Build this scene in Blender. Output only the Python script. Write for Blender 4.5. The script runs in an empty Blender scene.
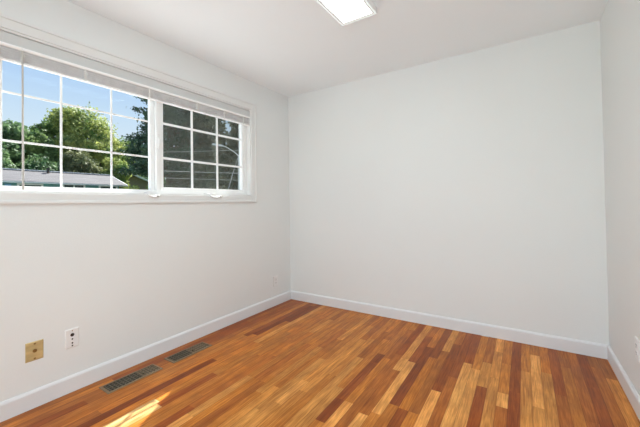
import bpy, bmesh, math, random
import numpy as np
from mathutils import Vector, Matrix

# ------------------------------------------------------------------ camera, sky, sun, exposure
S = bpy.context.scene
C = S.collection
PI = math.pi
ROOM_W, ROOM_H, REAR = 2.876, 2.44, -3.60

cam_data = bpy.data.cameras.new('camera')
cam = bpy.data.objects.new('camera', cam_data)
C.objects.link(cam)
S.camera = cam
YAW, PIT, ROL = 0.5719, 0.0157, -0.0150
fw = Vector((-math.sin(YAW) * math.cos(PIT), math.cos(YAW) * math.cos(PIT), math.sin(PIT)))
r0 = Vector((math.cos(YAW), math.sin(YAW), 0))
u0 = r0.cross(fw)
rr = math.cos(ROL) * r0 + math.sin(ROL) * u0
uu = -math.sin(ROL) * r0 + math.cos(ROL) * u0
M = Matrix((rr, uu, -fw)).transposed().to_4x4()
M.translation = Vector((2.385, -3.0237, 1.1433))
cam.matrix_world = M
cam_data.sensor_width = 36
cam_data.lens = 316.7 / 640 * 36
cam_data.shift_y = -15.17 / 640
cam_data.clip_start = 0.02
cam_data.clip_end = 400

S.view_settings.view_transform = 'Standard'
S.view_settings.look = 'None'
S.view_settings.gamma = 1
S.view_settings.use_curve_mapping = False
S.view_settings.exposure = 0.05
S.cycles.use_denoising = True
S.cycles.max_bounces = 14
S.cycles.diffuse_bounces = 8
S.cycles.transparent_max_bounces = 24
S.cycles.sample_clamp_indirect = 6
S.cycles.use_light_tree = True

world = bpy.data.worlds.new('sky')
S.world = world
world.use_nodes = True
wt = world.node_tree
wt.nodes.clear()
wo = wt.nodes.new('ShaderNodeOutputWorld')
wb = wt.nodes.new('ShaderNodeBackground')
wr = wt.nodes.new('ShaderNodeValToRGB')
wx = wt.nodes.new('ShaderNodeSeparateXYZ')
wc = wt.nodes.new('ShaderNodeTexCoord')
wt.links.new(wc.outputs['Generated'], wx.inputs[0])
wt.links.new(wx.outputs['Z'], wr.inputs[0])
wt.links.new(wr.outputs[0], wb.inputs[0])
wt.links.new(wb.outputs[0], wo.inputs[0])
SKY = [(0.0, (0.68, 0.76, 0.82)), (0.14, (0.74, 0.84, 0.94)), (0.24, (0.60, 0.76, 0.95)),
       (0.36, (0.40, 0.60, 0.93)), (1.0, (0.16, 0.33, 0.80))]
els = wr.color_ramp.elements
els[0].position, els[0].color = SKY[0][0], SKY[0][1] + (1,)
els[1].position, els[1].color = SKY[-1][0], SKY[-1][1] + (1,)
for p_, c_ in SKY[1:-1]:
    e_ = els.new(p_)
    e_.color = c_ + (1,)
wb.inputs[1].default_value = 1.0

sun_data = bpy.data.lights.new('sun', 'SUN')
sun = bpy.data.objects.new('sun', sun_data)
C.objects.link(sun)
SUN_DIR = Vector((0.423, -0.76, -1.0))
sun.rotation_euler = SUN_DIR.to_track_quat('-Z', 'Y').to_euler()
sun_data.energy = 17.0
sun_data.angle = math.radians(0.6)
sun_data.color = (1.0, 0.96, 0.90)

# unseen fill lamp, added behind the camera to brighten the room
fill = bpy.data.lights.new('fill_light', 'AREA')
fill.shape = 'RECTANGLE'
fill.size, fill.size_y = 1.5, 1.95
fill.energy = 34
fill.color = (0.82, 0.95, 0.99)
fill_o = bpy.data.objects.new('fill_light', fill)
C.objects.link(fill_o)
fill_o.location = (1.92, REAR - 0.25, 1.05)
fill_o.rotation_euler = (PI / 2, 0, 0)
# its face looks along +y into the room

LAMP_STRENGTH = 11.6


# ------------------------------------------------------------------ materials
def new_mat(name):
    m = bpy.data.materials.new(name)
    m.use_nodes = True
    nt = m.node_tree
    return m, nt, nt.nodes['Principled BSDF']


def node(nt, kind, **kw):
    n = nt.nodes.new(kind)
    for k, v in kw.items():
        setattr(n, k, v)
    return n


def mat(name, col, rough=0.5, metal=0.0, spec=0.5, vary=0.04, scale=12.0, bump=0.0, bscale=200.0, stretch=None):
    m, nt, b = new_mat(name)
    b.inputs['Roughness'].default_value = rough
    b.inputs['Metallic'].default_value = metal
    b.inputs['Specular IOR Level'].default_value = spec
    tc = node(nt, 'ShaderNodeTexCoord')
    mp = node(nt, 'ShaderNodeMapping')
    if stretch:
        mp.inputs['Scale'].default_value = stretch
    nt.links.new(tc.outputs['Object'], mp.inputs[0])
    nz = node(nt, 'ShaderNodeTexNoise')
    nz.inputs['Scale'].default_value = scale
    nz.inputs['Detail'].default_value = 4
    nt.links.new(mp.outputs[0], nz.inputs[0])
    cr = node(nt, 'ShaderNodeValToRGB')
    e = cr.color_ramp.elements
    e[0].position, e[1].position = 0.3, 0.7
    e[0].color = tuple(max(0, c * (1 - vary)) for c in col) + (1,)
    e[1].color = tuple(min(1, c * (1 + vary)) for c in col) + (1,)
    nt.links.new(nz.outputs['Fac'], cr.inputs[0])
    nt.links.new(cr.outputs[0], b.inputs['Base Color'])
    if bump:
        n2 = node(nt, 'ShaderNodeTexNoise')
        n2.inputs['Scale'].default_value = bscale
        n2.inputs['Detail'].default_value = 3
        nt.links.new(tc.outputs['Object'], n2.inputs[0])
        bp = node(nt, 'ShaderNodeBump')
        bp.inputs['Strength'].default_value = bump
        bp.inputs['Distance'].default_value = 0.002
        nt.links.new(n2.outputs['Fac'], bp.inputs['Height'])
        nt.links.new(bp.outputs[0], b.inputs['Normal'])
    return m


M_wall = mat('wall_paint', (0.795, 0.812, 0.81), 0.62, spec=0.3, vary=0.008, scale=1.5, bump=0.25, bscale=90)
M_ceil = mat('ceiling_paint', (0.875, 0.915, 0.945), 0.85, spec=0.2, vary=0.006, scale=1.5, bump=0.2, bscale=70)
M_trim = mat('trim_paint', (0.79, 0.80, 0.815), 0.38, vary=0.01, scale=3)
M_casing = mat('casing_paint', (0.78, 0.785, 0.78), 0.42, vary=0.01, scale=3)
M_valance = mat('valance_paint', (0.63, 0.635, 0.63), 0.5, vary=0.01)
M_vinyl = mat('window_vinyl', (0.88, 0.89, 0.89), 0.3, vary=0.01)
M_blind = mat('blind_slats', (0.90, 0.89, 0.89), 0.45, vary=0.05, scale=20)
M_blind_w = mat('blind_rail', (0.96, 0.96, 0.96), 0.25, spec=0.8, vary=0.01)
M_tape = mat('ladder_cord', (0.80, 0.80, 0.78), 0.8, vary=0.04)
M_wand = mat('wand_plastic', (0.52, 0.50, 0.47), 0.25, vary=0.05)
M_white_plastic = mat('white_plastic', (0.82, 0.82, 0.82), 0.35, vary=0.01)
M_black = mat('black_hole', (0.015, 0.015, 0.015), 0.6, vary=0.2)
M_brass = mat('brass_plate', (0.60, 0.47, 0.23), 0.42, metal=0.25, vary=0.14, scale=9, stretch=(1, 1, 5))
M_screw = mat('brass_screw', (0.30, 0.20, 0.08), 0.4, metal=0.8, vary=0.1)
M_bronze = mat('register_bronze', (0.27, 0.185, 0.105), 0.42, metal=0.5, vary=0.1, scale=30)
M_duct = mat('register_duct', (0.035, 0.032, 0.028), 0.7, vary=0.2)
M_louvre = mat('register_louvre', (0.17, 0.145, 0.10), 0.45, metal=0.4, vary=0.1)
M_fixture = mat('fixture_metal', (0.90, 0.90, 0.90), 0.4, vary=0.01)
M_knob = mat('brass_knob', (0.6, 0.45, 0.2), 0.3, metal=0.9, vary=0.05)
M_teal = mat('teal_siding', (0.10, 0.26, 0.26), 0.75, vary=0.12, scale=4, stretch=(1, 1, 8))
M_house_trim = mat('house_trim', (0.62, 0.64, 0.64), 0.6, vary=0.04)
M_dark_glass = mat('house_window_glass', (0.03, 0.05, 0.05), 0.15, vary=0.2)
M_house2 = mat('taupe_siding', (0.20, 0.17, 0.14), 0.8, vary=0.08, stretch=(1, 1, 8))
M_pole = mat('lamp_metal', (0.55, 0.56, 0.56), 0.5, metal=0.3, vary=0.05)
M_wire = mat('wire_sheath', (0.55, 0.55, 0.54), 0.6, vary=0.05)
M_wood_pole = mat('utility_pole_wood', (0.16, 0.12, 0.09), 0.9, vary=0.2, stretch=(6, 6, 1))
M_bark = mat('bark', (0.11, 0.08, 0.055), 0.95, vary=0.3, scale=5, bump=0.8, bscale=12)
M_grass = mat('lawn', (0.10, 0.16, 0.05), 0.95, vary=0.3, scale=1.3)
M_bounce_slab = mat('bounce_slab_pale', (0.74, 0.74, 0.73), 0.9, vary=0.06, scale=2)  # kept pale so the added slab throws sunlight into the room
M_siding = mat('house_siding', (0.5, 0.5, 0.47), 0.8, vary=0.05)
M_blue_tarp = mat('blue_panel', (0.10, 0.28, 0.50), 0.6, vary=0.1)


def roof_mat(name, col):
    m, nt, b = new_mat(name)
    b.inputs['Roughness'].default_value = 0.9
    tc = node(nt, 'ShaderNodeTexCoord')
    mp = node(nt, 'ShaderNodeMapping')
    mp.inputs['Scale'].default_value = (1, 0.25, 1)
    nt.links.new(tc.outputs['Object'], mp.inputs[0])
    nz = node(nt, 'ShaderNodeTexNoise')
    nz.inputs['Scale'].default_value = 5
    nz.inputs['Detail'].default_value = 5
    nt.links.new(mp.outputs[0], nz.inputs[0])
    wv = node(nt, 'ShaderNodeTexWave', wave_type='BANDS', bands_direction='X')
    wv.inputs['Scale'].default_value = 1.1
    wv.inputs['Distortion'].default_value = 0.6
    nt.links.new(tc.outputs['Object'], wv.inputs[0])
    mx = node(nt, 'ShaderNodeMath', operation='MULTIPLY_ADD')
    mx.inputs[1].default_value = 0.35
    nt.links.new(wv.outputs['Fac'], mx.inputs[0])
    nt.links.new(nz.outputs['Fac'], mx.inputs[2])
    cr = node(nt, 'ShaderNodeValToRGB')
    e = cr.color_ramp.elements
    e[0].position, e[1].position = 0.3, 1.0
    e[0].color = tuple(c * 0.72 for c in col) + (1,)
    e[1].color = tuple(min(1, c * 1.25) for c in col) + (1,)
    nt.links.new(mx.outputs[0], cr.inputs[0])
    nt.links.new(cr.outputs[0], b.inputs['Base Color'])
    return m


M_roof = roof_mat('lavender_grey_shingles', (0.10, 0.094, 0.10))
M_roof2 = roof_mat('grey_shingles', (0.13, 0.12, 0.12))


def leaf_mat(name, dark, light, scale=0.55, trans=0.35):
    m, nt, b = new_mat(name)
    b.inputs['Roughness'].default_value = 0.6
    b.inputs['Specular IOR Level'].default_value = 0.25
    tc = node(nt, 'ShaderNodeTexCoord')
    nz = node(nt, 'ShaderNodeTexNoise')
    nz.inputs['Scale'].default_value = scale
    nz.inputs['Detail'].default_value = 6
    nz.inputs['Roughness'].default_value = 0.65
    nt.links.new(tc.outputs['Object'], nz.inputs[0])
    cr = node(nt, 'ShaderNodeValToRGB')
    e = cr.color_ramp.elements
    e[0].position, e[1].position = 0.36, 0.66
    e[0].color = dark + (1,)
    e[1].color = light + (1,)
    nt.links.new(nz.outputs['Fac'], cr.inputs[0])
    nt.links.new(cr.outputs[0], b.inputs['Base Color'])
    tr = node(nt, 'ShaderNodeBsdfTranslucent')
    nt.links.new(cr.outputs[0], tr.inputs[0])
    mx = node(nt, 'ShaderNodeMixShader')
    mx.inputs[0].default_value = trans
    out = nt.nodes['Material Output']
    nt.links.new(b.outputs[0], mx.inputs[1])
    nt.links.new(tr.outputs[0], mx.inputs[2])
    nt.links.new(mx.outputs[0], out.inputs[0])
    return m


L_green = leaf_mat('leaves_mid_green', (0.05, 0.115, 0.035), (0.36, 0.47, 0.17), 1.1)
L_yellow = leaf_mat('leaves_yellow_green', (0.08, 0.16, 0.045), (0.60, 0.62, 0.20), 1.1)
L_dark = leaf_mat('leaves_dark_green', (0.035, 0.09, 0.04), (0.25, 0.37, 0.16), 1.1)
L_conifer = leaf_mat('needles_dark', (0.025, 0.055, 0.035), (0.11, 0.17, 0.10), 1.5, 0.15)
L_screened = leaf_mat('needles_grey_green', (0.04, 0.055, 0.03), (0.17, 0.19, 0.11), 0.9, 0.2)
L_tan = leaf_mat('leaves_tan_green', (0.09, 0.12, 0.05), (0.34, 0.35, 0.18), 0.9, 0.3)


def glass_mat():
    m = bpy.data.materials.new('window_glass')
    m.use_nodes = True
    nt = m.node_tree
    nt.nodes.clear()
    out = node(nt, 'ShaderNodeOutputMaterial')
    t = node(nt, 'ShaderNodeBsdfTransparent')
    t.inputs[0].default_value = (0.96, 0.98, 0.975, 1)
    g = node(nt, 'ShaderNodeBsdfGlossy')
    g.inputs['Roughness'].default_value = 0.0
    lw = node(nt, 'ShaderNodeLayerWeight')                           # coated pane: faint straight on, strong at a graze
    lw.inputs[0].default_value = 0.5
    pw = node(nt, 'ShaderNodeMath', operation='POWER')
    pw.inputs[1].default_value = 5
    nt.links.new(lw.outputs['Facing'], pw.inputs[0])
    f = node(nt, 'ShaderNodeMath', operation='MULTIPLY_ADD')
    f.inputs[1].default_value = 0.6
    f.inputs[2].default_value = 0.002
    nt.links.new(pw.outputs[0], f.inputs[0])
    mx = node(nt, 'ShaderNodeMixShader')
    nt.links.new(f.outputs[0], mx.inputs[0])
    nt.links.new(t.outputs[0], mx.inputs[1])
    nt.links.new(g.outputs[0], mx.inputs[2])
    nt.links.new(mx.outputs[0], out.inputs[0])
    return m


def screen_mat():
    # fine insect mesh: far below one pixel, so its threads cover a share of the view
    m = bpy.data.materials.new('insect_mesh')
    m.use_nodes = True
    nt = m.node_tree
    nt.nodes.clear()
    out = node(nt, 'ShaderNodeOutputMaterial')
    t = node(nt, 'ShaderNodeBsdfTransparent')
    d = node(nt, 'ShaderNodeBsdfDiffuse')
    tc = node(nt, 'ShaderNodeTexCoord')
    nz = node(nt, 'ShaderNodeTexNoise')
    nz.inputs['Scale'].default_value = 30
    cr = node(nt, 'ShaderNodeValToRGB')
    cr.color_ramp.elements[0].color = (0.20, 0.195, 0.18, 1)
    cr.color_ramp.elements[1].color = (0.27, 0.265, 0.25, 1)
    nt.links.new(tc.outputs['Object'], nz.inputs[0])
    nt.links.new(nz.outputs['Fac'], cr.inputs[0])
    nt.links.new(cr.outputs[0], d.inputs[0])
    mx = node(nt, 'ShaderNodeMixShader')
    mx.inputs[0].default_value = 0.17      # each face of the sheet
    nt.links.new(t.outputs[0], mx.inputs[1])
    nt.links.new(d.outputs[0], mx.inputs[2])
    nt.links.new(mx.outputs[0], out.inputs[0])
    return m


M_glass = glass_mat()
M_screen = screen_mat()


def emit_mat(name, col, strength):
    m = bpy.data.materials.new(name)
    m.use_nodes = True
    nt = m.node_tree
    nt.nodes.clear()
    out = node(nt, 'ShaderNodeOutputMaterial')
    e = node(nt, 'ShaderNodeEmission')
    e.inputs[0].default_value = col + (1,)
    e.inputs[1].default_value = strength
    nt.links.new(e.outputs[0], out.inputs[0])
    return m


M_diffuser = emit_mat('lit_diffuser', (0.90, 0.985, 0.975), LAMP_STRENGTH)


M_lip = emit_mat('rim_glow', (0.97, 1.0, 0.97), 0.86)  # weak emission added so the fixture rim reads bright


def floor_mat():
    m, nt, b = new_mat('oak_strip_floor')
    at = node(nt, 'ShaderNodeAttribute', attribute_name='plank')      # colour of each board
    uv = node(nt, 'ShaderNodeUVMap', uv_map='board')                  # u across 0-1, v metres along
    sx = node(nt, 'ShaderNodeSeparateXYZ')
    nt.links.new(uv.outputs[0], sx.inputs[0])
    tc = node(nt, 'ShaderNodeTexCoord')
    sh = node(nt, 'ShaderNodeAttribute', attribute_name='shift')      # a different stretch of grain per board
    add = node(nt, 'ShaderNodeVectorMath', operation='ADD')
    nt.links.new(tc.outputs['Object'], add.inputs[0])
    nt.links.new(sh.outputs['Vector'], add.inputs[1])
    # fine streaks along y
    mp = node(nt, 'ShaderNodeMapping')
    mp.inputs['Scale'].default_value = (150, 7, 1)
    nt.links.new(add.outputs[0], mp.inputs[0])
    n1 = node(nt, 'ShaderNodeTexNoise')
    n1.inputs['Scale'].default_value = 1
    n1.inputs['Detail'].default_value = 5
    n1.inputs['Roughness'].default_value = 0.6
    nt.links.new(mp.outputs[0], n1.inputs[0])
    # broader figure
    mp2 = node(nt, 'ShaderNodeMapping')
    mp2.inputs['Scale'].default_value = (34, 3.5, 1)
    nt.links.new(add.outputs[0], mp2.inputs[0])
    n2 = node(nt, 'ShaderNodeTexNoise')
    n2.inputs['Scale'].default_value = 1
    n2.inputs['Detail'].default_value = 3
    n2.inputs['Distortion'].default_value = 0.8
    nt.links.new(mp2.outputs[0], n2.inputs[0])
    # mottled wear in the finish across boards
    n3 = node(nt, 'ShaderNodeTexNoise')
    n3.inputs['Scale'].default_value = 7
    n3.inputs['Detail'].default_value = 5
    nt.links.new(tc.outputs['Object'], n3.inputs[0])

    def ramp(src, p0, c0, p1, c1):
        cr = node(nt, 'ShaderNodeValToRGB')
        e = cr.color_ramp.elements
        e[0].position, e[0].color = p0, c0 + (1,)
        e[1].position, e[1].color = p1, c1 + (1,)
        nt.links.new(src, cr.inputs[0])
        return cr.outputs[0]

    def mul(a, bb):
        x = node(nt, 'ShaderNodeMix', data_type='RGBA', blend_type='MULTIPLY')
        x.inputs[0].default_value = 1
        nt.links.new(a, x.inputs[6])
        nt.links.new(bb, x.inputs[7])
        return x.outputs[2]
    c = mul(at.outputs['Color'], ramp(n1.outputs['Fac'], 0.34, (0.74, 0.62, 0.50), 0.66, (1.14, 1.15, 1.16)))
    c = mul(c, ramp(n2.outputs['Fac'], 0.34, (0.82, 0.74, 0.64), 0.62, (1.08, 1.10, 1.10)))
    c = mul(c, ramp(n3.outputs['Fac'], 0.36, (0.86, 0.84, 0.80), 0.62, (1.05, 1.05, 1.05)))
    # joints between boards
    ab = node(nt, 'ShaderNodeMath', operation='SUBTRACT')
    nt.links.new(sx.outputs['X'], ab.inputs[0])
    ab.inputs[1].default_value = 0.5
    ab2 = node(nt, 'ShaderNodeMath', operation='ABSOLUTE')
    nt.links.new(ab.outputs[0], ab2.inputs[0])
    j = ramp(ab2.outputs[0], 0.470, (1, 1, 1), 0.497, (0.45, 0.34, 0.26))
    c = mul(c, j)
    nt.links.new(c, b.inputs['Base Color'])
    rr_ = node(nt, 'ShaderNodeMapRange')
    rr_.inputs[3].default_value = 0.26
    rr_.inputs[4].default_value = 0.44
    nt.links.new(n3.outputs['Fac'], rr_.inputs[0])
    nt.links.new(rr_.outputs[0], b.inputs['Roughness'])
    b.inputs['Specular IOR Level'].default_value = 0.22
    bp = node(nt, 'ShaderNodeBump')
    bp.inputs['Strength'].default_value = 0.25
    bp.inputs['Distance'].default_value = 0.0015
    nt.links.new(n2.outputs['Fac'], bp.inputs['Height'])
    nt.links.new(bp.outputs[0], b.inputs['Normal'])
    return m


M_floor = floor_mat()


# ------------------------------------------------------------------ mesh helpers
def obj(name, bm, m, parent=None, smooth=False, loc=None, kind=None, label=None):
    me = bpy.data.meshes.new(name)
    bmesh.ops.recalc_face_normals(bm, faces=bm.faces)
    bm.to_mesh(me)
    bm.free()
    me.materials.append(m)
    if smooth:
        for p in me.polygons:
            p.use_smooth = True
    o = bpy.data.objects.new(name, me)
    C.objects.link(o)
    if loc:
        o.location = loc
    if parent:
        o.parent = parent
    if kind:
        o['kind'] = kind
    if label:
        o['label'] = label
    return o


def thing(name, label, cat, loc=(0, 0, 0), group=None):
    o = bpy.data.objects.new(name, None)
    o.empty_display_size = 0.1
    C.objects.link(o)
    o.location = loc
    o['label'] = label
    o['category'] = cat
    if group:
        o['group'] = group
    return o


def tag(o, label, cat, group=None):
    o['label'] = label
    o['category'] = cat
    if group:
        o['group'] = group
    return o


def B():
    return bmesh.new()


def box(bm, x0, x1, y0, y1, z0, z1, bevel=0.0, seg=2):
    t = bmesh.new()
    bmesh.ops.create_cube(t, size=1)
    for v in t.verts:
        v.co = Vector(((x0 + x1) / 2 + v.co.x * (x1 - x0), (y0 + y1) / 2 + v.co.y * (y1 - y0),
                       (z0 + z1) / 2 + v.co.z * (z1 - z0)))
    if bevel:
        bmesh.ops.bevel(t, geom=list(t.edges), offset=bevel, segments=seg, affect='EDGES', profile=0.5)
    join(bm, t)
    return bm


def join(bm, t, mtx=None):
    mp = {}
    for v in t.verts:
        mp[v] = bm.verts.new(mtx @ v.co if mtx else v.co)
    for f in t.faces:
        try:
            bm.faces.new([mp[v] for v in f.verts])
        except ValueError:
            pass
    t.free()


def tube(bm, pts, rad, seg=10, cap=True):
    pts = [Vector(p) for p in pts]
    rads = rad if isinstance(rad, (list, tuple)) else [rad] * len(pts)
    rings = []
    for i, p in enumerate(pts):
        d = (pts[min(i + 1, len(pts) - 1)] - pts[max(i - 1, 0)]).normalized()
        a = d.cross(Vector((0, 0, 1)))
        if a.length < 0.05:
            a = d.cross(Vector((1, 0, 0)))
        a.normalize()
        b_ = d.cross(a)
        rings.append([bm.verts.new(p + rads[i] * (math.cos(2 * PI * k / seg) * a + math.sin(2 * PI * k / seg) * b_))
                      for k in range(seg)])
    for i in range(len(rings) - 1):
        for k in range(seg):
            bm.faces.new((rings[i][k], rings[i][(k + 1) % seg], rings[i + 1][(k + 1) % seg], rings[i + 1][k]))
    if cap:
        bm.faces.new(rings[0][::-1])
        bm.faces.new(rings[-1])
    return bm


def prism(bm, prof, axis, a, b_):
    """extrude a 2D profile along axis ('x','y') between a and b_; profile coords are the other two axes"""
    def P(t, uv):
        return (t, uv[0], uv[1]) if axis == 'x' else (uv[0], t, uv[1])
    v0 = [bm.verts.new(P(a, q)) for q in prof]
    v1 = [bm.verts.new(P(b_, q)) for q in prof]
    n = len(prof)
    for i in range(n):
        bm.faces.new((v0[i], v0[(i + 1) % n], v1[(i + 1) % n], v1[i]))
    bm.faces.new(v0[::-1])
    bm.faces.new(v1)
    return bm


def frame_ring(bm, x0, x1, y0, y1, z0, z1, w, wt=None, wb=None, bevel=0.0):
    """rectangular ring in the y-z plane"""
    wt = w if wt is None else wt
    wb = w if wb is None else wb
    box(bm, x0, x1, y0, y0 + w, z0, z1, bevel)
    box(bm, x0, x1, y1 - w, y1, z0, z1, bevel)
    box(bm, x0, x1, y0 + w, y1 - w, z1 - wt, z1, bevel)
    box(bm, x0, x1, y0 + w, y1 - w, z0, z0 + wb, bevel)
    return bm


# ------------------------------------------------------------------ room shell
WT = 0.15
OY0, OY1, OZ0, OZ1 = -2.568, -0.64, 1.228, 2.13          # window opening
bm = B()
box(bm, -WT, 0, REAR - WT, OY0, -0.2, ROOM_H)
box(bm, -WT, 0, OY1, WT, -0.2, ROOM_H)
box(bm, -WT, 0, OY0, OY1, -0.2, OZ0)
box(bm, -WT, 0, OY0, OY1, OZ1, ROOM_H)
obj('wall_left', bm, M_wall, kind='structure')
obj('wall_back', box(B(), 0, ROOM_W, 0, WT, -0.2, ROOM_H), M_wall, kind='structure')
obj('wall_right', box(B(), ROOM_W, ROOM_W + WT, REAR - WT, WT, -0.2, ROOM_H), M_wall, kind='structure')
bm = B()                                                  # unseen rear wall, its doorway opened for the added fill lamp
DX0, DX1, DZ = 1.05, 2.65, 2.06
box(bm, 0, DX0, REAR - WT, REAR, -0.2, ROOM_H)
box(bm, DX1, ROOM_W, REAR - WT, REAR, -0.2, ROOM_H)
box(bm, DX0, DX1, REAR - WT, REAR, DZ, ROOM_H)
obj('wall_rear', bm, M_wall, kind='structure')
obj('ceiling', box(B(), -WT - 0.02, ROOM_W + WT, REAR - 1.2, WT, ROOM_H, ROOM_H + 0.2), M_ceil, kind='structure')

# strip floor: every board carries its own wood colour, two with sun glare added
PW, PX0 = 0.057, 2.001
rnd = random.Random(11)
LIGHT = (0.84, 0.395, 0.105)
TANW = (0.67, 0.298, 0.070)
SOFT = (0.66, 0.28, 0.058)
MED = (0.58, 0.215, 0.035)
ORANGE = (0.63, 0.222, 0.030)
BROWN = (0.46, 0.150, 0.024)
RED = (0.36, 0.092, 0.014)
DARK = (0.27, 0.064, 0.011)
PAL = [(MED, 32), (ORANGE, 24), (BROWN, 18), (SOFT, 8), (TANW, 6), (RED, 10), (DARK, 2)]
# boards that stand out, index from PX0: list of (y_near, y_far, colour)
FIX = {
    -6: [(-2.4, -1.92, MED), (-1.92, -1.41, MED), (-1.41, -0.76, LIGHT), (-0.76, -0.26, RED), (-0.26, 0, BROWN)],
    -7: [(-2.4, -1.45, LIGHT), (-1.45, -0.925, BROWN), (-0.925, -0.74, LIGHT), (-0.74, 0, TANW)],
    -5: [(-2.2, -1.29, MED), (-1.29, -0.46, DARK), (-0.46, 0, ORANGE)],
    -4: [(-2.2, -1.30, RED), (-1.30, -0.62, ORANGE), (-0.62, 0, RED)],
    -8: [(-2.2, -1.20, BROWN), (-1.20, -0.70, BROWN), (-0.70, 0, RED)],
    -9: [(-2.3, -1.40, LIGHT), (-1.40, -0.80, ORANGE), (-0.80, -0.2, BROWN), (-0.2, 0, MED)],
    -10: [(-2.4, -1.62, MED), (-1.62, -1.40, DARK), (-1.40, -0.90, RED), (-0.90, -0.76, DARK), (-0.76, 0, MED)],
    -11: [(-2.4, -1.3, TANW), (-1.3, -0.5, MED), (-0.5, 0, BROWN)],
    -12: [(-2.4, -1.75, MED), (-1.75, -0.89, TANW), (-0.89, -0.35, BROWN), (-0.35, 0, ORANGE)],
    -13: [(-2.4, -1.2, MED), (-1.2, -0.55, SOFT), (-0.55, 0, MED)],
    -14: [(-2.4, -1.45, SOFT), (-1.45, -0.6, SOFT), (-0.6, 0, BROWN)],
    -15: [(-2.4, -1.62, TANW), (-1.62, -1.35, LIGHT), (-1.35, -0.3, SOFT), (-0.3, 0, ORANGE)],
    -16: [(-2.4, -1.72, TANW), (-1.72, -1.05, TANW), (-1.05, -0.2, MED), (-0.2, 0, BROWN)],
    -17: [(-2.4, -1.5, SOFT), (-1.5, -0.7, MED), (-0.7, -0.25, SOFT), (-0.25, 0, TANW)],
    -18: [(-2.4, -1.6, MED), (-1.6, -0.9, SOFT), (-0.9, -0.5, BROWN), (-0.5, 0, MED)],
    -19: [(-2.4, -1.5, BROWN), (-1.5, -0.85, MED), (-0.85, 0, MED)],
    -20: [(-2.4, -1.50, ORANGE), (-1.50, -0.9, BROWN), (-0.9, 0, ORANGE)],
    -21: [(-2.5, -1.95, LIGHT), (-1.95, -1.50, TANW), (-1.50, -0.9, MED), (-0.9, 0, MED)],
    -25: [(-2.6, -1.99, (0.80, 0.50, 0.22)), (-1.99, -1.60, RED), (-1.60, -0.8, MED), (-0.8, 0, ORANGE)],  # near end paled: glare of the sun patch put into the colour
    -26: [(-2.6, -1.97, (0.80, 0.50, 0.22)), (-1.97, -1.10, ORANGE), (-1.1, 0, MED)],  # near end likewise carries painted sun glare
    -27: [(-2.6, -1.90, ORANGE), (-1.90, -1.10, ORANGE), (-1.10, 0, TANW)],
    -28: [(-3.0, -2.45, MED), (-2.45, -1.47, DARK), (-1.47, -0.6, ORANGE), (-0.6, 0, DARK)],
    -29: [(-3.0, -2.2, BROWN), (-2.2, -0.99, ORANGE), (-0.99, -0.10, DARK), (-0.10, 0, BROWN)],
    -30: [(-3.0, -1.9, ORANGE), (-1.9, -1.05, MED), (-1.05, 0, RED)],
    -31: [(-3.0, -1.5, MED), (-1.5, 0, ORANGE)],
    -32: [(-3.0, -2.2, RED), (-2.2, -0.9, BROWN), (-0.9, 0, BROWN)],
    -33: [(-3.0, -1.4, BROWN), (-1.4, 0, RED)],
    -34: [(-3.0, -2.0, MED), (-2.0, -0.8, RED), (-0.8, 0, BROWN)],
    -35: [(-3.0, -1.1, BROWN), (-1.1, 0, RED)],
    -36: [(-3.0, -1.6, RED), (-1.6, 0, BROWN)],
    -3: [(-2.2, -1.30, ORANGE), (-1.30, -0.47, BROWN), (-0.47, 0, TANW)],
    -2: [(-2.2, -1.90, MED), (-1.90, -1.03, LIGHT), (-1.03, -0.3, RED), (-0.3, 0, BROWN)],
    -1: [(-2.2, -1.35, BROWN), (-1.35, -0.82, BROWN), (-0.82, 0, RED)],
    0: [(-2.2, -1.5, MED), (-1.5, -0.577, LIGHT), (-0.577, 0, RED)],
    1: [(-2.2, -1.35, TANW), (-1.35, -0.635, LIGHT), (-0.635, -0.02, MED)],
    2: [(-2.2, -0.84, RED), (-0.84, -0.50, TANW), (-0.50, 0, BROWN)],
    3: [(-2.2, -0.69, TANW), (-0.69, -0.275, TANW), (-0.275, 0, LIGHT)],
    4: [(-2.2, -1.0, BROWN), (-1.0, -0.85, LIGHT), (-0.85, -0.45, MED), (-0.45, 0, MED)],
    5: [(-2.2, -0.8, RED), (-0.8, 0, RED)],
    6: [(-2.2, -1.2, MED), (-1.2, -0.5, TANW), (-0.5, 0, MED)],
    7: [(-2.2, -0.9, TANW), (-0.9, -0.2, LIGHT), (-0.2, 0, MED)],
    8: [(-2.2, -0.45, TANW), (-0.45, 0, ORANGE)],
    9: [(-2.2, -0.7, BROWN), (-0.7, 0, RED)],
    10: [(-2.2, -1.1, MED), (-1.1, -0.3, MED), (-0.3, 0, BROWN)],
    11: [(-2.2, -0.9, BROWN), (-0.9, 0, BROWN)],
    12: [(-2.2, -0.5, RED), (-0.5, 0, RED)],
    13: [(-2.2, -0.2, BROWN), (-0.2, 0, BROWN)],
    14: [(-2.2, -0.33, TANW), (-0.33, 0, BROWN)],
    15: [(-2.2, -0.75, MED), (-0.75, 0, MED)],
    16: [(-2.2, -1.0, TANW), (-1.0, 0, MED)],
}


def pick():
    t = rnd.uniform(0, sum(w for _, w in PAL))
    for c, w in PAL:
        t -= w
        if t <= 0:
            return c
    return MED


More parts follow.
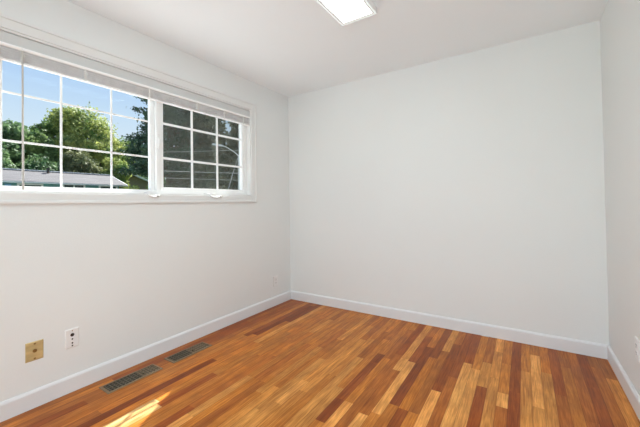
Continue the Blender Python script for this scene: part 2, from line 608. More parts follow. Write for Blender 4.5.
verts, faces, cols, uvs, shifts = [], [], [], [], []
k0 = math.floor((0 - PX0) / PW)
k1 = math.ceil((ROOM_W - PX0) / PW)
for k in range(k0, k1):
    xa, xb = max(0, PX0 + k * PW), min(ROOM_W, PX0 + (k + 1) * PW)
    if xb - xa < 1e-4:
        continue
    boards = [b_ for b_ in FIX.get(k, [])]
    y = boards[0][0] if boards else 0.0
    while y > REAR - 1.2:
        ln = rnd.choice([0.35, 0.5, 0.7, 0.9, 1.1, 1.4])
        boards.insert(0, (max(REAR - 1.2, y - ln), y, pick()))
        y -= ln
    for (ya, yb, c) in boards:
        j = rnd.uniform(0.90, 1.10)
        h = rnd.uniform(-0.04, 0.04)
        col = (c[0] * j, c[1] * j * (1 + h), c[2] * j * (1 + 2 * h), 1)
        n = len(verts)
        verts += [(xa, ya, 0), (xb, ya, 0), (xb, yb, 0), (xa, yb, 0)]
        faces.append((n, n + 1, n + 2, n + 3))
        cols += [col] * 4
        s_ = (rnd.uniform(0, 50), rnd.uniform(0, 50), rnd.uniform(0, 50))
        shifts += [s_] * 4
        uvs += [(0, 0), (1, 0), (1, yb - ya), (0, yb - ya)]
nv = len(verts)
# slab under the boards
y0 = REAR - 1.2
verts += [(0, y0, -0.06), (ROOM_W, y0, -0.06), (ROOM_W, 0, -0.06), (0, 0, -0.06)]
faces.append((nv + 3, nv + 2, nv + 1, nv))
cols += [(0.2, 0.1, 0.05, 1)] * 4
shifts += [(0, 0, 0)] * 4
uvs += [(0, 0), (1, 0), (1, 1), (0, 1)]
me = bpy.data.meshes.new('floor')
me.from_pydata(verts, [], faces)
ca = me.color_attributes.new('plank', 'FLOAT_COLOR', 'POINT')
ca.data.foreach_set('color', np.array(cols, dtype=np.float32).ravel())
sa = me.attributes.new('shift', 'FLOAT_VECTOR', 'POINT')
sa.data.foreach_set('vector', np.array(shifts, dtype=np.float32).ravel())
ul = me.uv_layers.new(name='board')
ul.data.foreach_set('uv', np.array([uvs[l.vertex_index] for l in me.loops], dtype=np.float32).ravel())
me.materials.append(M_floor)
fo = bpy.data.objects.new('floor', me)
C.objects.link(fo)
fo['kind'] = 'structure'

# baseboards: flat board with an eased top edge
BT, BH = 0.015, 0.101


def base_prof(sgn, at):
    p = [(0, 0.001), (BT, 0.001), (BT, BH - 0.013), (BT - 0.004, BH - 0.005), (BT - 0.010, BH), (0, BH)]
    return [(at + sgn * a, z) for a, z in p]


obj('baseboard_left', prism(B(), base_prof(1, 0), 'y', REAR, 0), M_trim, kind='structure')
obj('baseboard_right', prism(B(), base_prof(-1, ROOM_W), 'y', REAR, 0), M_trim, kind='structure')
obj('baseboard_back', prism(B(), base_prof(-1, 0), 'x', BT, ROOM_W - BT), M_trim, kind='structure')
bm = B()
prism(bm, base_prof(1, REAR), 'x', BT, DX0 - 0.08)
prism(bm, base_prof(1, REAR), 'x', DX1 + 0.08, ROOM_W - BT)
obj('baseboard_rear', bm, M_trim, kind='structure')
bm = B()
box(bm, DX0 - 0.07, DX0, REAR, REAR + 0.015, 0.001, DZ + 0.07)
box(bm, DX1, DX1 + 0.07, REAR, REAR + 0.015, 0.001, DZ + 0.07)
box(bm, DX0, DX1, REAR, REAR + 0.015, DZ, DZ + 0.07)
obj('trim_1', bm, M_trim, kind='structure')


# ------------------------------------------------------------------ window
win = bpy.data.objects.new('window_1', None)
C.objects.link(win)
win.location = (0, (OY0 + OY1) / 2, OZ0)
win['kind'] = 'structure'
WINV = Matrix.Translation(-win.location)


def wobj(name, bm, m, parent=None, label=None, smooth=False):
    """a window part, built in room coordinates and parented to the window"""
    p = parent or win
    o = obj(name, bm, m, smooth=smooth, label=label)
    o.parent = p
    o.matrix_parent_inverse = (p.matrix_world if p is not win else Matrix.Translation(win.location)).inverted()
    return o


bm = B()
CW = 0.072
frame_ring(bm, -0.001, 0.012, OY0 - CW, OY1 + CW, OZ0 - 0.062, OZ1 + CW, CW - 0.002, wb=0.060, bevel=0.0015)
bb = 0.019                                                # raised band around the outer edge
frame_ring(bm, 0.0, 0.020, OY0 - CW - 0.002, OY1 + CW + 0.002, OZ0 - 0.064, OZ1 + CW + 0.002, bb, bevel=0.004)
wobj('casing', bm, M_casing)
bm = B()
# thin line of shadow between band and board comes from the step itself; jamb lining of the opening
frame_ring(bm, -WT, 0.004, OY0 - 0.002, OY1 + 0.002, OZ0 - 0.002, OZ1 + 0.002, 0.012, bevel=0.001)
wobj('jamb', bm, M_casing)
bm = B()
frame_ring(bm, -0.135, -0.048, OY0 + 0.010, OY1 - 0.010, OZ0 + 0.010, OZ1 - 0.010, 0.030, bevel=0.003)
frame_ring(bm, -0.12, -0.10, OY0 + 0.03, OY1 - 0.03, OZ0 + 0.02, OZ1 - 0.03, 0.016, bevel=0.002)
wobj('window_frame', bm, M_vinyl)
bm = B()
box(bm, -0.135, -0.040, -1.626, -1.598, OZ0 + 0.03, OZ1 - 0.03, 0.003)
wobj('mullion', bm, M_vinyl)


def sash(x0, x1, y0, y1, z0, z1, gx, stile, muntin_y, muntin_z, mw, md, screen=None):
    bm_ = B()
    frame_ring(bm_, x0, x1, y0, y1, z0, z1, stile, bevel=0.004)
    s = wobj('sash', bm_, M_vinyl)
    g = B()
    box(g, gx - 0.002, gx + 0.002, y0 + stile - 0.004, y1 - stile + 0.004, z0 + stile - 0.004, z1 - stile + 0.004)
    pn = obj('pane', g, M_glass)
    pn.parent = s
    mb = B()
    for yy in muntin_y:
        box(mb, gx + 0.003, gx + 0.003 + md, yy - mw / 2, yy + mw / 2, z0 + stile - 0.002, z1 - stile + 0.002, 0.002)
    for zz in muntin_z:
        box(mb, gx + 0.0035, gx + 0.0025 + md, y0 + stile - 0.002, y1 - stile + 0.002, zz - mw / 2, zz + mw / 2, 0.002)
    mo = obj('muntin_grid', mb, M_vinyl)
    mo.parent = s
    if screen is not None:
        sb = B()
        box(sb, screen - 0.0005, screen + 0.0005, y0 + 0.02, y1 - 0.02, z0 + 0.02, z1 - 0.02)
        so = obj('insect_screen', sb, M_screen, label='dark grey insect screen')
        so.parent = s
    return s


sash(-0.105, -0.068, OY0 + 0.042, -1.628, OZ0 + 0.007, OZ1 - 0.035, -0.092, 0.030,
     [-2.222, -1.930], [1.527, 1.806], 0.0125, 0.008)
sash(-0.090, -0.050, -1.592, OY1 - 0.042, OZ0 + 0.034, OZ1 - 0.035, -0.078, 0.030,
     [-1.287, -1.014], [1.529, 1.812], 0.018, 0.010, screen=-0.086)

# latches and cranks
bm = B()
box(bm, -0.042, -0.030, -1.624, -1.600, 1.60, 1.71, 0.004)
tube(bm, [(-0.032, -1.612, 1.675), (-0.018, -1.614, 1.66), (-0.010, -1.618, 1.62), (-0.014, -1.620, 1.585)], [0.008, 0.010, 0.008, 0.006])
wobj('sash_latch', bm, M_white_plastic, smooth=False)


def crank(yc, s=1.0):
    b_ = B()
    box(b_, -0.050, 0.004, yc - 0.050 * s, yc + 0.050 * s, OZ0 + 0.000, OZ0 + 0.020, 0.007)
    tube(b_, [(-0.004, yc - 0.02, OZ0 + 0.008), (0.014, yc - 0.015, OZ0 - 0.004), (0.022, yc + 0.005, OZ0 - 0.016),
              (0.022, yc + 0.045 * s, OZ0 - 0.018), (0.020, yc + 0.085 * s, OZ0 - 0.004)],
         [0.009, 0.010, 0.009, 0.008, 0.007])
    tube(b_, [(0.018, yc + 0.080 * s, OZ0 - 0.006), (0.036, yc + 0.082 * s, OZ0 - 0.008)], [0.007, 0.011])
    wobj('crank_handle', b_, M_white_plastic, smooth=True)


crank(-1.14, 1.0)
crank(-1.70, 0.55)

# ------------------------------------------------------------------ raised blind
bl = thing('mini_blind', 'white horizontal blind raised into a thin stack across the window top', 'blind', (0, -1.62, OZ1))
BY0, BY1 = OY0 + 0.014, OY1 - 0.014


def bobj(name, bm, m, label=None, parent=None):
    o = obj(name, bm, m, label=label)
    o.parent = parent or bl
    if parent is None:
        o.matrix_parent_inverse = Matrix.Translation((0, -1.62, OZ1)).inverted()
    return o


bobj('valance', box(B(), -0.044, -0.006, BY0, BY1, 2.052, OZ1 - 0.012, 0.002), M_valance)
hp = [(-0.046, 2.034), (-0.046, 2.054)] + [(0.004 + 0.010 * math.sin(PI * q / 10), 2.044 + 0.010 * math.cos(PI * q / 10)) for q in range(11)]
bobj('headrail', prism(B(), hp, 'y', BY0, BY1), M_blind_w)
bm = B()
for i in range(13):
    z = 1.972 + i * 0.0046
    w = 0.0022 * ((i * 7) % 3)
    # each raised slat is a shallow arc
    prism(bm, [(-0.042 + w, z), (-0.022, z + 0.0022), (-0.003 + w, z), (-0.003 + w, z + 0.0018), (-0.022, z + 0.004), (-0.042 + w, z + 0.0018)],
          'y', BY0 + 0.003, BY1 - 0.003)
bobj('slat_stack', bm, M_blind)
bobj('bottom_rail', box(B(), -0.022, -0.001, BY0 + 0.002, BY1 - 0.002, 1.959, 1.969, 0.003, 3), M_blind)
for yy in (-2.43, -2.12, -1.70, -1.28, -0.98, -0.74):
    bm = B()
    box(bm, -0.002, 0.001, yy - 0.006, yy + 0.006, 1.960, 2.036)
    for kk in range(5):
        tube(bm, [(0.001, yy - 0.014 + kk * 0.006, 1.966 + 0.003 * kk), (0.004, yy + 0.006 - kk * 0.003, 1.985 + kk * 0.006),
                  (0.001, yy + 0.012, 2.015)], 0.0012, 6)
    bobj('ladder_cord', bm, M_tape)
wand = bobj('tilt_wand', tube(tube(B(), [(0.014, -2.432, 2.030), (0.016, -2.432, 1.99), (0.012, -2.430, 1.60), (0.010, -2.428, 1.262)],
                             [0.0045, 0.0045, 0.0048, 0.0055], 6), [(0.010, -2.428, 1.262), (0.010, -2.428, 1.245)], [0.0065, 0.005], 8),
            M_wand, label='grey tilt wand')
bm = B()
tube(bm, [(0.004, -2.432, 2.041), (0.014, -2.432, 2.045), (0.016, -2.432, 2.035), (0.014, -2.432, 2.026)], 0.0025, 6)
hk = obj('wand_hook', bm, M_white_plastic)
hk.parent = wand
hk.matrix_parent_inverse = Matrix.Identity(4)

# ------------------------------------------------------------------ ceiling light
LX0, LX1, LY0, LY1, LZ = 1.328, 1.590, -2.25, -1.057, 2.398
lt = thing('ceiling_light', 'long white flat ceiling light fixture with glowing panel', 'ceiling light', ((LX0 + LX1) / 2, (LY0 + LY1) / 2, ROOM_H))


def lobj(name, bm, m, label=None):
    o = obj(name, bm, m, parent=lt, label=label)
    o.matrix_parent_inverse = Matrix.Translation(lt.location).inverted()
    return o


bm = B()
rw = 0.024
for (a, b_, c, d) in ((LX0, LX0 + rw, LY0, LY1), (LX1 - rw, LX1, LY0, LY1), (LX0 + rw, LX1 - rw, LY0, LY0 + rw), (LX0 + rw, LX1 - rw, LY1 - rw, LY1)):
    box(bm, a, b_, c, d, LZ, ROOM_H, 0.002)
box(bm, LX0 + rw, LX1 - rw, LY0 + rw, LY1 - rw, LZ + 0.020, ROOM_H)
lobj('housing', bm, M_fixture)
bm = B()                                                  # lip round the panel, given a weak glow to brighten the rim
for (a, b_, c, d) in ((LX0 + 0.001, LX0 + 0.011, LY0 + 0.001, LY1 - 0.001), (LX1 - 0.011, LX1 - 0.001, LY0 + 0.001, LY1 - 0.001),
                      (LX0 + 0.011, LX1 - 0.011, LY0 + 0.001, LY0 + 0.011), (LX0 + 0.011, LX1 - 0.011, LY1 - 0.011, LY1 - 0.001)):
    box(bm, a, b_, c, d, LZ - 0.002, LZ + 0.0015)
lobj('lip', bm, M_lip)
lobj('diffuser', box(B(), LX0 + rw, LX1 - rw, LY0 + rw, LY1 - rw, LZ + 0.004, LZ + 0.016), M_diffuser, 'glowing white panel')


# ------------------------------------------------------------------ wall plates
def plate_bm(w, h, t=0.006):
    b_ = bmesh.new()
    # bevelled plate standing on the x=0 plane, facing +x
    o_, i_ = [], []
    for (sy, sz) in ((-1, -1), (1, -1), (1, 1), (-1, 1)):
        o_.append((sy, sz))
    r0_ = [b_.verts.new((0.0, sy * w / 2, sz * h / 2)) for sy, sz in o_]
    r1_ = [b_.verts.new((t * 0.45, sy * w / 2, sz * h / 2)) for sy, sz in o_]
    r2_ = [b_.verts.new((t, sy * (w / 2 - 0.004), sz * (h / 2 - 0.004))) for sy, sz in o_]
    for a, c in ((r0_, r1_), (r1_, r2_)):
        for i in range(4):
            b_.faces.new((a[i], a[(i + 1) % 4], c[(i + 1) % 4], c[i]))
    b_.faces.new(r2_)
    b_.faces.new(r0_[::-1])
    return b_


def disc(bm_, x, y, z, r, t=0.0015, seg=14):
    return tube(bm_, [(x - 0.001, y, z), (x + t, y, z)], r, seg)


def wall_plate(name, label, loc, rotz=0, group=None, w=0.072, h=0.115, m=M_white_plastic):
    t = thing(name, label, 'wall plate', loc, group)
    t.rotation_euler = (0, 0, rotz)
    obj('cover', plate_bm(w, h), m, t)
    return t


t = wall_plate('cable_plate', 'brass wall plate with one centre socket and two screws', (0, -2.377, 0.320), w=0.080, h=0.108, m=M_brass)
bm = disc(B(), 0.0055, 0, 0.002, 0.010, 0.003)
tube(bm, [(0.007, 0, 0.002), (0.014, 0, 0.002)], 0.0055, 10)
obj('socket', bm, M_screw, t)
for sz in (0.042, -0.042):
    obj('screw', disc(B(), 0.0055, 0, sz, 0.0055, 0.0015), M_screw, t)
t = wall_plate('phone_plate', 'white wall plate with a large dark hole above three small ones', (0, -2.197, 0.328))
obj('jack', disc(B(), 0.0056, 0, 0.021, 0.0105, 0.001, 18), M_black, t, label='round black hole')
for sz in (-0.005, -0.029, -0.046):
    obj('small_hole', disc(B(), 0.0056, 0, sz, 0.0048 if sz != -0.046 else 0.0042, 0.001, 12), M_black, t)
obj('screw', disc(B(), 0.0056, 0, 0.046, 0.003, 0.001, 10), M_screw, t)


def duplex(label, loc, rotz):
    t_ = wall_plate('electrical_outlet', label, loc, rotz)
    t_['category'] = 'outlet'
    for s in (0.0195, -0.0195):
        b_ = B()
        tube(b_, [(0.005, 0, s), (0.0075, 0, s)], 0.0165, 20)
        f = obj('receptacle', b_, M_white_plastic, t_)
        b2 = B()
        for sy in (-0.0065, 0.0065):
            box(b2, 0.0070, 0.0079, sy - 0.0012, sy + 0.0012, s - 0.001, s + 0.008)
        tube(b2, [(0.0070, 0, s - 0.008), (0.0079, 0, s - 0.008)], 0.003, 10)
        sl = obj('slots', b2, M_black)
        sl.parent = f
    obj('screw', disc(B(), 0.0056, 0, 0, 0.003, 0.001, 10), M_white_plastic, t_)
    return t_


duplex('white double outlet on window wall near the back corner', (0, -0.276, 0.27), 0)
duplex('white double outlet on right wall at photo edge', (ROOM_W, -0.70, 0.345), PI)


# ------------------------------------------------------------------ floor registers
def register(label, x0, x1, y0, y1, split):
    cx, cy = (x0 + x1) / 2, (y0 + y1) / 2
    t_ = thing('floor_register', label, 'floor vent', (cx, cy, 0), 'floor registers along the window wall')
    w, l = (x1 - x0) / 2, (y1 - y0) / 2
    b_ = B()
    fr = 0.016
    # sloping flange
    ring = [(w, l, 0.0005), (w - 0.003, l - 0.003, 0.005), (w - fr, l - fr, 0.0055), (w - fr, l - fr, 0.0015)]
    rv = [[b_.verts.new((sx * a, sy * c, z)) for sx, sy in ((-1, -1), (1, -1), (1, 1), (-1, 1))] for a, c, z in ring]
    for a, c in zip(rv[:-1], rv[1:]):
        for i in range(4):
            b_.faces.new((a[i], a[(i + 1) % 4], c[(i + 1) % 4], c[i]))
    obj('flange', b_, M_bronze, t_)
    iw, il = w - fr, l - fr
    obj('duct', box(B(), -iw, iw, -il, il, 0.0006, 0.0012), M_duct, t_)
    b_ = B()
    n = 15
    for i in range(n):
        yy = -il + (i + 0.5) * 2 * il / n
        box(b_, -iw, iw, yy - 0.0022, yy + 0.0022, 0.0012, 0.0045)
    box(b_, -0.0028, 0.0028, -il, il, 0.0012, 0.0052)
    for sx in (-0.5, 0.5):
        box(b_, sx * iw - 0.0014, sx * iw + 0.0014, -il, il, 0.0012, 0.0048)
    obj('grille', b_, M_louvre, t_)
    b_ = B()
    ys = -il + split * 2 * il
    box(b_, -iw, iw, ys, il, 0.0010, 0.0022)
    obj('damper', b_, M_bronze, t_)
    b_ = B()
    box(b_, iw * 0.2, iw * 0.55, ys + 0.02, ys + 0.026, 0.004, 0.011, 0.001)
    obj('damper_lever', b_, M_louvre, t_)
    return t_


register('bronze floor register nearer the camera, below the wall plates', 0.105, 0.235, -2.095, -1.745, 0.62)
register('bronze floor register farther from the camera, toward the back corner', 0.100, 0.232, -1.665, -1.325, 0.50)


# ------------------------------------------------------------------ outside: ground
GZ = -0.55
obj('ground', box(B(), -60, -0.16, -25, 45, GZ - 0.3, GZ), M_grass, kind='structure')


obj('bounce_slab', box(B(), -9.0, -0.16, -8.0, 5.5, GZ, GZ + 0.02), M_bounce_slab, kind='structure')  # unseen slab added to bounce sunlight up to the ceiling


# neighbour's house across the street
HX = -15.0
hs = thing('neighbor_house', 'low teal house with long lavender grey shingle roof seen through window', 'house', (HX - 4, -2, GZ))


def hobj(name, bm, m, par, label=None, top=None):
    o = obj(name, bm, m, label=label)
    o.parent = par
    o.matrix_parent_inverse = Matrix.Translation(top.location).inverted() if top else Matrix.Identity(4)
    return o


HY0, HY1 = -9.0, 5.38
EZ, RZ = 2.17, 2.79
wl = hobj('wall', box(B(), HX - 4.3, HX - 0.25, HY0 + 0.3, HY1 - 0.25, GZ, EZ + 0.02), M_teal, hs, top=hs)
bm = B()
RX = HX - 1.8
prism(bm, [(HX, EZ), (HX, EZ + 0.07), (RX, RZ + 0.07), (HX - 4.6, EZ + 0.07), (HX - 4.6, EZ), (RX, RZ - 0.05)], 'y', HY0, HY1 + 0.05)
# roof profile is in x-z
rf = hobj('roof', bm, M_roof, hs, top=hs)
bm = B()
box(bm, HX, HX + 0.03, HY0, HY1 + 0.05, EZ + 0.0, EZ + 0.055)
for xa, xb in ((HX, RX), (RX, HX - 4.6)):
    za, zb = (EZ, RZ) if xa == HX else (RZ, EZ)
    v = [bm.verts.new(q) for q in ((xa, HY1 + 0.05, za + 0.0), (xa, HY1 + 0.05, za + 0.075), (xb, HY1 + 0.05, zb + 0.075), (xb, HY1 + 0.05, zb + 0.0),
                                   (xa, HY1 + 0.08, za + 0.0), (xa, HY1 + 0.08, za + 0.075), (xb, HY1 + 0.08, zb + 0.075), (xb, HY1 + 0.08, zb + 0.0))]
    for f in ((0, 1, 2, 3), (7, 6, 5, 4), (0, 4, 5, 1), (1, 5, 6, 2), (2, 6, 7, 3), (3, 7, 4, 0)):
        bm.faces.new([v[i] for i in f])
hobj('fascia', bm, M_house_trim, hs, top=hs)
hobj('ridge_cap', box(B(), RX - 0.12, RX + 0.12, HY0, HY1 + 0.05, RZ + 0.055, RZ + 0.10, 0.01), M_house_trim, hs, top=hs)
bm = tube(B(), [(HX - 1.5, 2.60, EZ + 0.5), (HX - 1.5, 2.60, EZ + 0.78)], 0.05, 10)
tube(bm, [(HX - 1.5, 2.60, EZ + 0.78), (HX - 1.5, 2.60, EZ + 0.83)], 0.08, 10)
hobj('roof_vent', bm, M_duct, hs, top=hs)
WX = HX - 0.25
for (ya, yb, zt) in ((1.27, 1.98, 2.11), (2.80, 3.55, 2.17), (4.27, 4.98, 2.15), (-1.4, -0.4, 2.08)):
    bm = B()
    frame_ring(bm, WX, WX + 0.05, ya - 0.07, yb + 0.07, zt - 1.0, zt + 0.06, 0.07)
    if yb - ya > 0.73:
        box(bm, WX, WX + 0.045, (ya + yb) / 2 - 0.025, (ya + yb) / 2 + 0.025, zt - 0.93, zt - 0.01)
    wn = hobj('window', bm, M_house_trim, hs, top=hs)
    pn = obj('pane', box(B(), WX + 0.005, WX + 0.02, ya, yb, zt - 0.93, zt - 0.01), M_dark_glass)
    pn.parent = wn
hobj('shutter', box(B(), WX, WX + 0.04, 0.83, 1.02, 1.0, 2.12), M_blue_tarp, hs, 'blue shutter', top=hs)

# second roof, far right, behind the bush
h2 = thing('distant_house', 'small distant house gable past the right end of the teal house', 'house', (-21.5, 8.3, GZ))
bm = box(B(), -22.6, -20.5, 6.8, 9.9, GZ, 2.72)
v = [bm.verts.new(q) for q in ((-20.5, 6.8, 2.72), (-20.5, 9.9, 2.72), (-20.5, 8.16, 3.32), (-22.6, 6.8, 2.72), (-22.6, 9.9, 2.72), (-22.6, 8.16, 3.32))]
bm.faces.new(v[0:3])
bm.faces.new(v[3:6][::-1])
hobj('wall', bm, M_house2, h2, top=h2)
hobj('roof', prism(B(), [(6.35, 2.51), (6.35, 2.60), (8.16, 3.45), (10.33, 2.60), (10.33, 2.51), (8.16, 3.35)], 'x', -22.8, -20.2), M_roof2, h2, top=h2)
bm = B()
prism(bm, [(6.30, 2.48), (6.30, 2.60), (8.16, 3.47), (10.38, 2.60), (10.38, 2.48), (8.16, 3.34)], 'x', -20.2, -20.15)
hobj('fascia', bm, M_house_trim, h2, top=h2)


# ------------------------------------------------------------------ trees
def leaf_mesh(lobes, n, size, seed, shell=0.55, flat=0.0):
    """n small leaf clusters over overlapping ellipsoid lobes; lobes = (cx,cy,cz,rx,ry,rz)"""
    g = np.random.default_rng(seed)
    L = np.array(lobes, dtype=float)
    wgt = (L[:, 3] * L[:, 4] + L[:, 4] * L[:, 5] + L[:, 3] * L[:, 5])
    idx = g.choice(len(L), n, p=wgt / wgt.sum())
    d = g.normal(size=(n, 3))
    d /= np.linalg.norm(d, axis=1)[:, None]
    r = shell + (1 - shell) * g.random(n) ** 0.6 + g.normal(0, 0.05, n)
    bump = 1 + 0.17 * np.sin(d[:, 0] * 7 + idx) * np.cos(d[:, 2] * 6 + idx * 2)
    P = L[idx, :3] + d * L[idx, 3:] * (r * bump)[:, None]
    nrm = d + g.normal(0, 0.95, (n, 3))
    nrm[:, 2] += flat
    nrm /= np.linalg.norm(nrm, axis=1)[:, None]
    a = np.cross(nrm, g.normal(size=(n, 3)))
    a /= np.linalg.norm(a, axis=1)[:, None]
    b_ = np.cross(nrm, a)
    s = size * (0.6 + 0.8 * g.random(n))[:, None]
    q0, q1, q2, q3 = P - a * s, P - b_ * s * 0.55 + nrm * s * .12, P + a * s, P + b_ * s * 0.55 + nrm * s * .12
    V = np.stack([q0, q1, q2, q3], 1).reshape(-1, 3)
    m_ = bpy.data.meshes.new('foliage')
    m_.vertices.add(4 * n)
    m_.vertices.foreach_set('co', V.ravel())
    m_.loops.add(4 * n)
    m_.loops.foreach_set('vertex_index', np.arange(4 * n, dtype=np.int32))
    m_.polygons.add(n)
    m_.polygons.foreach_set('loop_start', np.arange(0, 4 * n, 4, dtype=np.int32))
    m_.polygons.foreach_set('loop_total', np.full(n, 4, dtype=np.int32))
    m_.update(calc_edges=True)
    m_.validate()
    return m_


def broad_tree(name, label, x, y, top, rad, m, seed, n=9000, size=0.13, low=1.2, group=None, cat='tree', trunk=True):
    """broadleaf tree: forked trunk and a crown of lobes from height low to top (room heights)"""
    g = random.Random(seed)
    t_ = thing(name, label, cat, (x, y, GZ), group)
    H_ = top - GZ
    lo = low - GZ
    lobes = []
    cz = (H_ + lo) / 2
    hz = (H_ - lo) / 2
    lobes.append((0, 0, cz, rad * 0.72, rad * 0.72, hz * 0.82))
    for i in range(13):
        a = g.uniform(0, 2 * PI)
        e = g.uniform(-0.75, 0.95)
        rr2 = rad * math.sqrt(max(0.1, 1 - e * e * 0.8)) * g.uniform(0.5, 0.72)
        s = g.uniform(0.28, 0.42) * rad
        lobes.append((rr2 * math.cos(a), rr2 * math.sin(a), min(cz + e * hz * 0.8, H_ - s * .6), s, s, s * 0.8))
    me_ = leaf_mesh(lobes, n, size, seed)
    me_.materials.append(m)
    f = bpy.data.objects.new('foliage', me_)
    C.objects.link(f)
    f.parent = t_
    if trunk:
        b_ = B()
        tr_ = 0.05 * rad + 0.08
        tube(b_, [(0, 0, 0), (0.05, 0, lo * 0.6), (0, 0.05, lo + hz * 0.5), (0.1, 0, cz + hz * .5)], [tr_ * 1.3, tr_, tr_ * .8, tr_ * .3], 10)
        for i in range(5):
            a = i * 1.3 + g.uniform(0, .5)
            tube(b_, [(0, 0, lo * 0.75 + 0.1 * i), (rad * .25 * math.cos(a), rad * .25 * math.sin(a), lo + hz * .4),
                      (rad * .55 * math.cos(a), rad * .55 * math.sin(a), cz + hz * .2)], [tr_ * .6, tr_ * .4, tr_ * .12], 7)
        obj('trunk', b_, M_bark, t_, smooth=True)
    return t_


def conifer(name, label, x, y, top, rad, m, seed, n=9000, size=0.11, levels=22, group=None, gap=0.0, low=0.4):
    """spire of drooping boughs around one trunk"""
    g = random.Random(seed)
    t_ = thing(name, label, 'tree', (x, y, GZ), group)
    H_ = top - GZ
    lobes = []
    b_ = B()
    tube(b_, [(0, 0, 0), (0.03, 0, H_ * .5), (0, 0, H_ * .98)], [0.035 * H_ * .6, 0.02 * H_ * .6, 0.015], 8)
    for i in range(levels):
        f = (i + .5) / levels
        z = low + (H_ - low) * f
        r = rad * (1 - f) ** 0.8 + 0.12
        nb = max(4, int(9 * (1 - f) + 3))
        for k_ in range(nb):
            a = 2 * PI * k_ / nb + g.uniform(-.3, .3) + i
            ln = r * g.uniform(0.75, 1.1)
            dz = -0.12 * ln
            lobes.append((ln * .62 * math.cos(a), ln * .62 * math.sin(a), z + dz, max(.12, abs(ln * .42 * math.cos(a)) + .1),
                          max(.12, abs(ln * .42 * math.sin(a)) + .1), 0.11 + 0.05 * r - gap * .05))
            if k_ % 2 == 0:
                tube(b_, [(0, 0, z + .05), (ln * .5 * math.cos(a), ln * .5 * math.sin(a), z), (ln * .9 * math.cos(a), ln * .9 * math.sin(a), z + dz * 1.4)],
                     [0.035, 0.022, 0.006], 5)
    me_ = leaf_mesh(lobes, n, size, seed, shell=0.2, flat=0.6)
    me_.materials.append(m)
    fo_ = bpy.data.objects.new('foliage', me_)
    C.objects.link(fo_)
    fo_.parent = t_
    obj('trunk', b_, M_bark, t_, smooth=True)
    return t_


broad_tree('broadleaf_tree', 'dark green broadleaf tree at far left beyond the teal house', -23.5, 2.0, 6.7, 2.3, L_dark, 1, 20000, 0.10)
broad_tree('broadleaf_tree', 'low green tree dipping between taller crowns, left of the large yellow-green tree', -23.0, 4.0, 6.2, 1.5, L_green, 2, 14000, 0.09)
broad_tree('broadleaf_tree', 'large yellow-green broadleaf tree with the highest crown behind the teal house', -24.0, 7.15, 8.7, 2.5, L_yellow, 3, 30000, 0.095, low=1.6)
broad_tree('broadleaf_tree', 'mid green tree left of and behind the large yellow-green tree', -27.0, 6.0, 8.4, 1.8, L_green, 4, 16000, 0.10)
broad_tree('broadleaf_tree', 'green tree on the right shoulder of the large yellow-green tree', -26.3, 10.6, 7.2, 1.6, L_green, 5, 16000, 0.09)
broad_tree('broadleaf_tree', 'distant dark tree above the small distant gable', -31.0, 15.0, 4.8, 2.3, L_dark, 6, 10000, 0.12)
broad_tree('broadleaf_tree', 'tan-green rounded tree in front of the large yellow-green tree', -21.0, 5.6, 4.9, 1.3, L_tan, 7, 12000, 0.08, low=1.0)
broad_tree('broadleaf_tree', 'short dark tree behind the left end of the long roof', -21.0, 1.2, 4.4, 1.5, L_dark, 8, 14000, 0.09, low=0.8)
broad_tree('broadleaf_tree', 'short dark tree behind the roof between far left and yellow-green trees', -21.0, 3.4, 4.3, 1.4, L_dark, 9, 14000, 0.09, low=0.8)
broad_tree('shrub', 'yellow-green shrub at the right end of the teal house', -10.5, 3.45, 2.1, 0.5, L_yellow, 10, 4000, 0.05, low=0.2, cat='shrub')
broad_tree('broadleaf_tree', 'small bright yellow-green tree rising over the right end of the long roof', -19.2, 6.75, 4.4, 1.0, L_yellow, 41, 8000, 0.08, low=0.8)
broad_tree('shrub', 'dark rounded shrub behind the yellow-green shrub by the mullion', -14.6, 6.75, 2.75, 0.75, L_green, 12, 3500, 0.08, low=0.2, cat='shrub')
conifer('conifer_tree', 'open dark conifer with ragged boughs beside the window mullion', -13.0, 6.55, 11.5, 2.35, L_conifer, 13, 26000, 0.07, levels=26, gap=1.0, low=3.5)
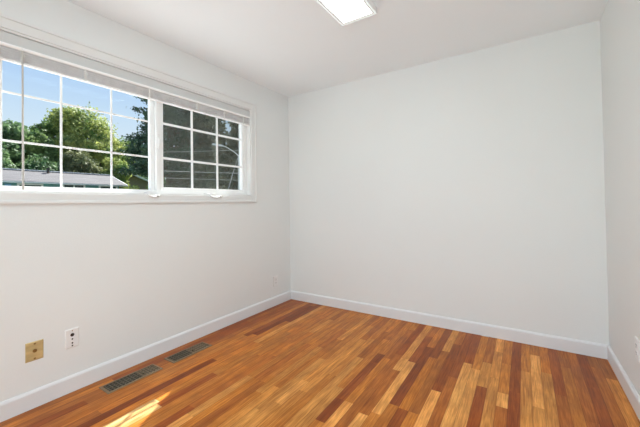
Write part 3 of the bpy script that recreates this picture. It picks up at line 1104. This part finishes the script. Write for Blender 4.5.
for i, (x, y, top, rad, lab) in enumerate((
        (-12.0, 7.6, 9.0, 2.0, 'grey-green conifer just right of the mullion behind the screened sash'),
        (-13.5, 9.6, 9.5, 2.1, 'tall grey-green conifer in the middle of the screened sash'),
        (-11.0, 9.35, 6.6, 1.7, 'grey-green conifer standing left of the street lamp pole'),
        (-14.5, 13.3, 6.9, 2.1, 'grey-green conifer at right edge of screened sash under the patch of sky'))):
    conifer('conifer_tree', lab, x, y, top, rad, L_screened, 20 + i, 24000, 0.10, levels=24)
broad_tree('hedge_shrub', 'broad grey-green hedge shrub filling the foot of the screened sash', -11.3, 7.6, 3.6, 1.6, L_screened, 31, 8000, 0.09, low=-0.3, cat='shrub')

# ------------------------------------------------------------------ street lamp and wires
sl = thing('street_lamp', 'pale street lamp with bent arm seen through the screened sash', 'street lamp', (-8.0, 6.63, GZ))
obj('pole', tube(B(), [(0, 0, 0), (0, 0, 3.86)], [0.055, 0.032], 12), M_pole, sl)
obj('arm', tube(B(), [(0, 0, 3.80), (0, -0.25, 3.95), (0, -0.70, 4.10), (0, -0.90, 4.12)], [0.022, 0.018, 0.016, 0.018], 8), M_house_trim, sl)
bm = B()
prism(bm, [(-0.06, 4.09), (0.06, 4.09), (0.045, 4.15), (-0.045, 4.15)], 'y', -1.36, -0.88)
obj('lamp_head', bm, M_house_trim, sl)
obj('guy_wire', tube(B(), [(0, -0.03, 3.75), (0, -0.16, 3.48), (0, -1.50, 0.0)], 0.011, 6), M_wire, sl)
up = thing('utility_pole', 'wooden utility pole hidden behind the window mullion, carrying the wires', 'utility pole', (-9.0, 3.62, GZ))
obj('shaft', tube(B(), [(0, 0, 0), (0, 0, 4.2)], [0.10, 0.08], 10), M_wood_pole, up)
for i, (za, zb, lab) in enumerate(((3.13, 4.13, 'topmost of the three overhead wires across the screened sash'),
                                   (2.44, 2.77, 'middle one of the three overhead wires across the screened sash'),
                                   (2.18, 2.39, 'lowest of the three overhead wires across the screened sash'))):
    pts = []
    for k_ in range(13):
        f = k_ / 12
        pts.append((-8.94 + (0.0 if k_ else -0.03), 3.62 + f * 6.4, za + (zb - za) * f - 0.06 * f * (1 - f)))
    o = obj('overhead_wire', tube(B(), pts, 0.010 if i == 1 else 0.0065, 6), M_wire)
    tag(o, lab, 'wire', 'overhead wires outside')
